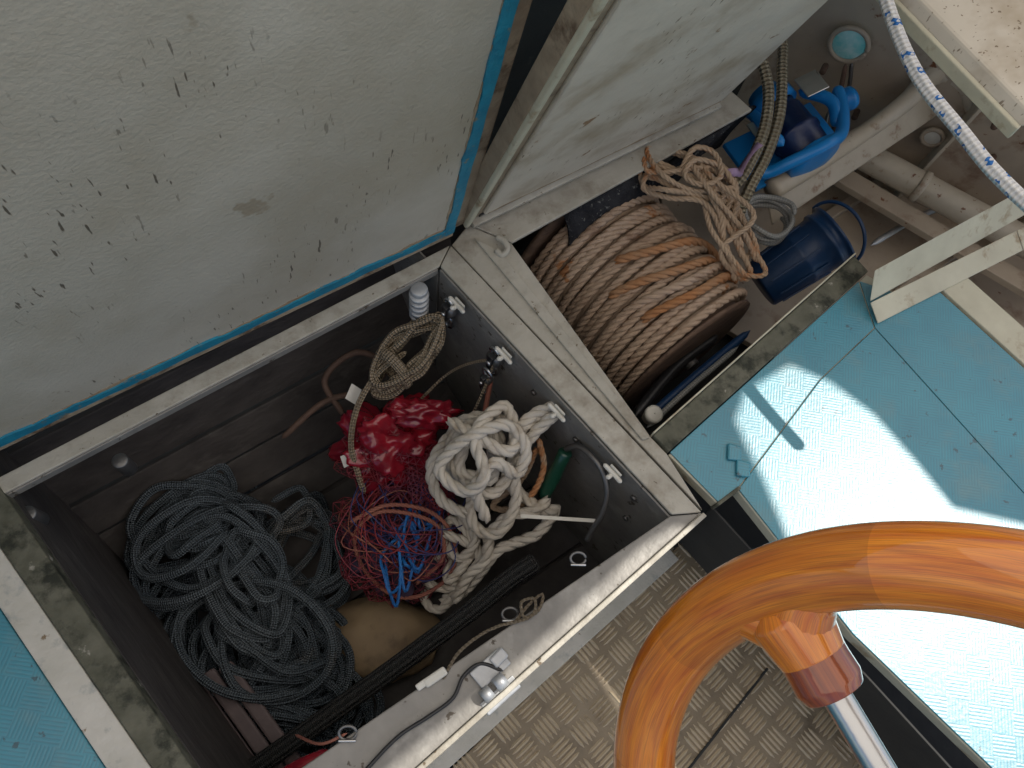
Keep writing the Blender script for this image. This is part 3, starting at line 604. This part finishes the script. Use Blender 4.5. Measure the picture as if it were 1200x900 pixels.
blob('net_core',(-.062,.315,-.38),(.09,.09,.06),M('net_core',(.08,.04,.07),(.04,.04,.09),scale=20,rough=.8),nb_,4,.3,9,3)
def scribble(c,s,n,seed,zb=0):
    r=random.Random(seed); p=[]; 
    for k in range(n):
        t=k*1.1+r.random()*.8; q=.4+.6*r.random()
        p.append((c[0]+s[0]*math.cos(t)*q,c[1]+s[1]*math.sin(t)*q,c[2]+s[2]*r.random()))
    return catmull(p,8)
for k in range(4):
    build('twine_blue_%d'%k,strand_parts(scribble((-.06+.02*k,.25+.04*k,-.32),(.030,.09,.05),14,20+k),.007,4,seg=4,per=6),m_bluenet,nb_)
m_navytw=M('navy_twine',(.03,.06,.18),(.05,.03,.12),scale=30,rough=.7)
for k in range(14):
    build('twine_red_%d'%k,braid_parts(scribble((-.08+.02*(k%4),.32+.03*(k%3),-.35),(.10,.11,.09),20,40+k),.0027,4,.01),[m_rednet,m_navytw,m_rednet,m_navytw,m_orgcord][k%5],nb_)
oc=[(-.15,.33,-.28),(-.08,.36,-.26),(.0,.35,-.26),(.045,.31,-.28),(.05,.25,-.32),(.0,.21,-.36),(-.06,.205,-.36),(-.12,.25,-.34),(-.14,.31,-.30),(-.09,.35,-.27),(.01,.33,-.27),(.03,.27,-.3),(-.02,.225,-.34)]
build('drawcord',strand_parts(catmull(oc,12),.009,3.3),m_orgcord,nb_)

# ---------------------------------------------------------------- pile of grey braided line on the locker bottom
def loops(cx,cy,rx,ry,ang,n,seed,z0,z1,jit=.015):
    r=np.random.default_rng(seed); m=n*10; t=np.arange(m)*2*math.pi/10
    def sm(a,k=9):
        w=r.normal(size=m+k*2); w=np.convolve(w,np.ones(k)/k,'same')[k:-k]*math.sqrt(k); return w*a
    ex=rx*.72+sm(rx*.15,16); ey=ry*.7+sm(ry*.17,16)
    X=np.cos(t)*ex+sm(jit*1.3,24)+sm(.0035,3); Y=np.sin(t)*ey+sm(jit*1.3,24)+sm(.0035,3)
    ca,sa=math.cos(ang),math.sin(ang)
    Z=np.linspace(z0,z1,m)+sm(.007,4)+.018*np.sin(t*2+seed)
    return catmull(np.stack([cx+ca*X-sa*Y,cy+sa*X+ca*Y,Z],1),6)
cr=empty('coiled_rope')
for k,a in enumerate([(-.46,.31,.15,.10,.5,16,11,-.50,-.36),(-.30,.10,.17,.12,-.3,18,12,-.51,-.38),(-.26,.29,.13,.11,1.4,11,13,-.51,-.42),(-.40,.16,.15,.13,.2,13,14,-.51,-.40),
                      (-.21,.02,.11,.11,-.7,12,15,-.51,-.42),(-.34,.22,.16,.06,-1.0,9,16,-.42,-.36),(-.30,-.06,.14,.10,.0,10,17,-.51,-.40),(-.47,.37,.10,.06,.9,7,18,-.42,-.37)]):
    build('coil_%d'%k,braid_parts(loops(*a),.0170,8,.009),m_greyrope,cr)
tube('stray_end',[(-.33,.40,-.42),(-.27,.43,-.42),(-.25,.36,-.42),(-.33,.33,-.40),(-.45,.32,-.36)],.0075,m_greyrope,cr)

blob('fender',(-.085,.135,-.475),(.115,.088,.050),m_card,None,4,.10,4,1.5)
sl=empty('wooden_grating')
for k in range(5):
    p=Vector((-.50,.02,-.40))+Vector((.028,.012,.0))*k*1.05
    slab('slat_%d'%k,p,(.23,-.26,0),(.022,.016,0),(0,0,.018),m_slat,sl,bevel=.005)
tube('suction_hose',[(.20,.250,-.20),(.15,.218,-.22),(.09,.170,-.24),(.02,.120,-.27),(-.055,.066,-.29),(-.15,.0,-.32),(-.25,-.07,-.34),(-.35,-.14,-.35)],.018,m_hose,seg=16,n=16)
tube('red_tube',[(-.13,-.065,-.12),(-.19,-.09,-.14),(-.26,-.14,-.16)],.016,m_red)

# ---------------------------------------------------------------- fittings on the front ledge
fx=empty('hinge_fitting')
fo=Vector((.118,.043,.0))
lathe('knuckle_a',fo+Vector((-.030,-.028,.010)),(.7,.6,0),[(0,.001),(0,.010),(.016,.010),(.016,.001)],m_zinc,fx)
lathe('knuckle_b',fo+Vector((-.012,-.012,.010)),(.7,.6,0),[(0,.001),(0,.011),(.018,.011),(.018,.001)],m_zinc,fx)
slab('leaf',fo+Vector((-.030,-.016,.0)),(.042,.036,0),(-.020,.022,0),(0,0,.005),m_zinc,fx)
slab('leaf_b',fo+Vector((-.034,-.036,-.004)),(.048,.040,0),(.014,-.016,-.008),(0,0,.006),m_zinc,fx)
slab('finger',fo+Vector((-.01,.012,.004)),(.018,.018,0),(-.012,.013,0),(0,0,.008),m_zinc,fx,bevel=.003)
lt=empty('toggle_latch'); q=Vector((.008,.028,0))
slab('body',q,(.030,.020,0),(-.008,.011,0),(0,0,.007),m_whitep,lt,bevel=.003)
slab('arm',q+Vector((-.012,-.004,.001)),(.014,.010,0),(-.006,.008,0),(0,0,.005),m_whitep,lt,bevel=.002)
tube('cord',[(.118,.052,.006),(.085,.062,.004),(.06,.045,.004),(.045,.015,.005),(.01,-.01,.004),(-.03,-.035,.004),(-.07,-.075,.004),(-.12,-.13,.004)],.0028,m_black)
lc=[(.135,.120,.0),(.155,.145,.002),(.178,.163,.003),(.172,.140,.003),(.15,.128,.004),(.145,.150,.006),(.165,.155,.007),(.16,.13,.006),(.11,.115,.004),(.08,.10,.004),(.05,.075,.004),(.03,.04,.0)]
build('light_line',strand_parts(catmull(lc,8),.0055,3.5,seg=4,per=6),m_hank)
for k,c in enumerate([(.235,.218,.0),(.130,.135,-.02),(-.10,-.03,.0)]):
    s=empty('shackle'); c=Vector(c)
    tube('bow',[c+Vector((.012*math.cos(t),.009*math.sin(t),.004+.003*math.sin(t))) for t in np.linspace(0,2*math.pi,10,endpoint=False)],.0022,m_dsteel,s,closed=True,n=4)
    cyl('pin',c+Vector((-.012,-.010,.004)),c+Vector((.012,-.010,.004)),.002,m_steel,s,seg=8)
tube('tie_line',[(-.10,-.03,.004),(-.14,-.045,-.03),(-.19,-.035,-.12)],.0022,m_orgcord)

fl=[(.60,1.20,.46),(.645,1.08,.43),(.668,.96,.41),(.695,.86,.40),(.738,.765,.40),(.775,.69,.40),(.83,.60,.41),(.92,.50,.43)]
build('flecked_line',braid_parts(catmull(fl,12),.0205,12),m_fleck)

# ---------------------------------------------------------------- steering wheel
sw=empty('steering_wheel')
p1,p2,p3=Vector((.1518,-.0257,.6375)),Vector((.1757,.0566,.7627)),Vector((.2444,.0563,.8793))
a=p1-p3; b=p2-p3; axb=a.cross(b)
cc=p3+(a.length_squared*b-b.length_squared*a).cross(axb)/(2*axb.length_squared)
Rw=(p1-cc).length; nw=axb.normalized(); e_1=(p1-cc).normalized(); e_2=nw.cross(e_1)
if (p2-cc).dot(e_2)<0: e_2=-e_2
def wp_(t,r=Rw): return cc+(e_1*math.cos(t)+e_2*math.sin(t))*r
nn_=160; rim=np.array([wp_(2*math.pi*k/nn_) for k in range(nn_+1)])
build('rim',[tubedata(rim,.0208,28)],m_wheel,sw)
ang2=math.atan2((p2-cc).dot(e_2),(p2-cc).dot(e_1))
for k in range(6):
    t=ang2+.13+k*math.pi/3
    tube('spoke_fillet_%d'%k,[wp_(t-.16,Rw-.002),wp_(t-.08,Rw-.010),wp_(t,Rw-.022),wp_(t+.08,Rw-.010),wp_(t+.16,Rw-.002)],.015,m_wheel,sw,seg=20,n=8,radii=[.014,.0175,.0190,.0175,.014])
    tube('spoke_neck_%d'%k,[wp_(t,Rw-.004),wp_(t,Rw-.018),wp_(t,Rw-.030),wp_(t,Rw-.042)],.02,m_wheel,sw,seg=24,n=8,radii=[.012,.0225,.0205,.0182])
    tube('spoke_boss_%d'%k,[wp_(t,Rw-.0385),wp_(t,Rw-.046),wp_(t,Rw-.056),wp_(t,Rw-.062)],.02,m_boss,sw,seg=24,n=8,radii=[.0184,.0182,.0186,.0165])
    cyl('spoke_%d'%k,wp_(t,Rw-.05),wp_(t,.02),.0080,m_steel,sw)
cyl('hub',cc-nw*.025,cc+nw*.025,.035,m_steel,sw)
cyl('shaft',cc-nw*(.18 if nw.z>0 else -.18),cc,.014,m_steel,sw)

# ---------------------------------------------------------------- light, unseen awning that shapes it, sky
S=Vector((.80,.25,1.2)).normalized(); el=math.asin(S.z); az=math.atan2(S.x,S.y)
sd=bpy.data.lights.new('Sun','SUN'); sd.energy=5; sd.angle=math.radians(.5); sd.color=(1,.95,.87)
so_=bpy.data.objects.new('Sun',sd); sc.collection.objects.link(so_); so_.rotation_euler=S.to_track_quat('Z','Y').to_euler()
w=bpy.data.worlds.new('World'); sc.world=w; w.use_nodes=True; N=w.node_tree.nodes
sk=N.new('ShaderNodeTexSky'); sk.sky_type='NISHITA'; sk.sun_disc=False; sk.sun_elevation=el; sk.sun_rotation=az
w.node_tree.links.new(sk.outputs[0],N['Background'].inputs[0]); N['Background'].inputs[1].default_value=.12
ma=bpy.data.materials.new('awning_diffuser'); ma.use_nodes=True; N=ma.node_tree.nodes; L=ma.node_tree.links
for n in list(N): 
    if n.type=='BSDF_PRINCIPLED': N.remove(n)
df=N.new('ShaderNodeBsdfDiffuse'); tr=N.new('ShaderNodeBsdfTranslucent'); mx=N.new('ShaderNodeMixShader'); mx.inputs[0].default_value=.74  # translucency raised so the unseen sheet gives soft fill light
df.inputs[0].default_value=(.85,.82,.76,1); tr.inputs[0].default_value=(.96,.88,.78,1)
L.new(df.outputs[0],mx.inputs[1]); L.new(tr.outputs[0],mx.inputs[2]); L.new(mx.outputs[0],[n for n in N if n.type=='OUTPUT_MATERIAL'][0].inputs[0])
hz=1.9
def sh_(p,z=0): k=(hz-z)/S.z; return (p[0]+S.x*k,p[1]+S.y*k)
def loop(bm,pts,z=hz):
    vs=[bm.verts.new((p[0],p[1],z)) for p in pts]; return [bm.edges.new((vs[i],vs[(i+1)%len(vs)])) for i in range(len(vs))]
bm=bmesh.new()
E=loop(bm,[(-1.6,-1.6),(3.1,-1.6),(3.3,2.6),(-1.6,2.4)])  # unseen overhead sheet, put in to keep the sun off most surfaces
E+=loop(bm,[sh_(p) for p in [(.520,.462),(.545,.515),(.6337,.572),(.705,.54),(.775,.48),(.835,.395),(.885,.315),(1.1,.27),(1.35,.22),(1.35,-.35),(1.0,-.35),(.68,.08),(.60,.21),(.56,.35)]])  # opening shaped to let the sun patch fall on the seat
E+=loop(bm,[sh_(p,0) for p in [(.34,.238),(.40,.275),(.435,.262),(.395,.200),(.20,.035),(.02,-.119),(-.05,-.16),(-.07,-.10),(.15,.072)]])  # slit added to light the seat front edge
bmesh.ops.triangle_fill(bm,use_beauty=True,use_dissolve=False,edges=E)
me=bpy.data.meshes.new('awning_sun_mask'); bm.to_mesh(me); bm.free(); me.materials.append(ma)
link(bpy.data.objects.new('awning_sun_mask',me))
mesh('water',[(-800,-800,-1.6),(800,-800,-1.6),(800,800,-1.6),(-800,800,-1.6)],[[0,1,2,3]],m_water)
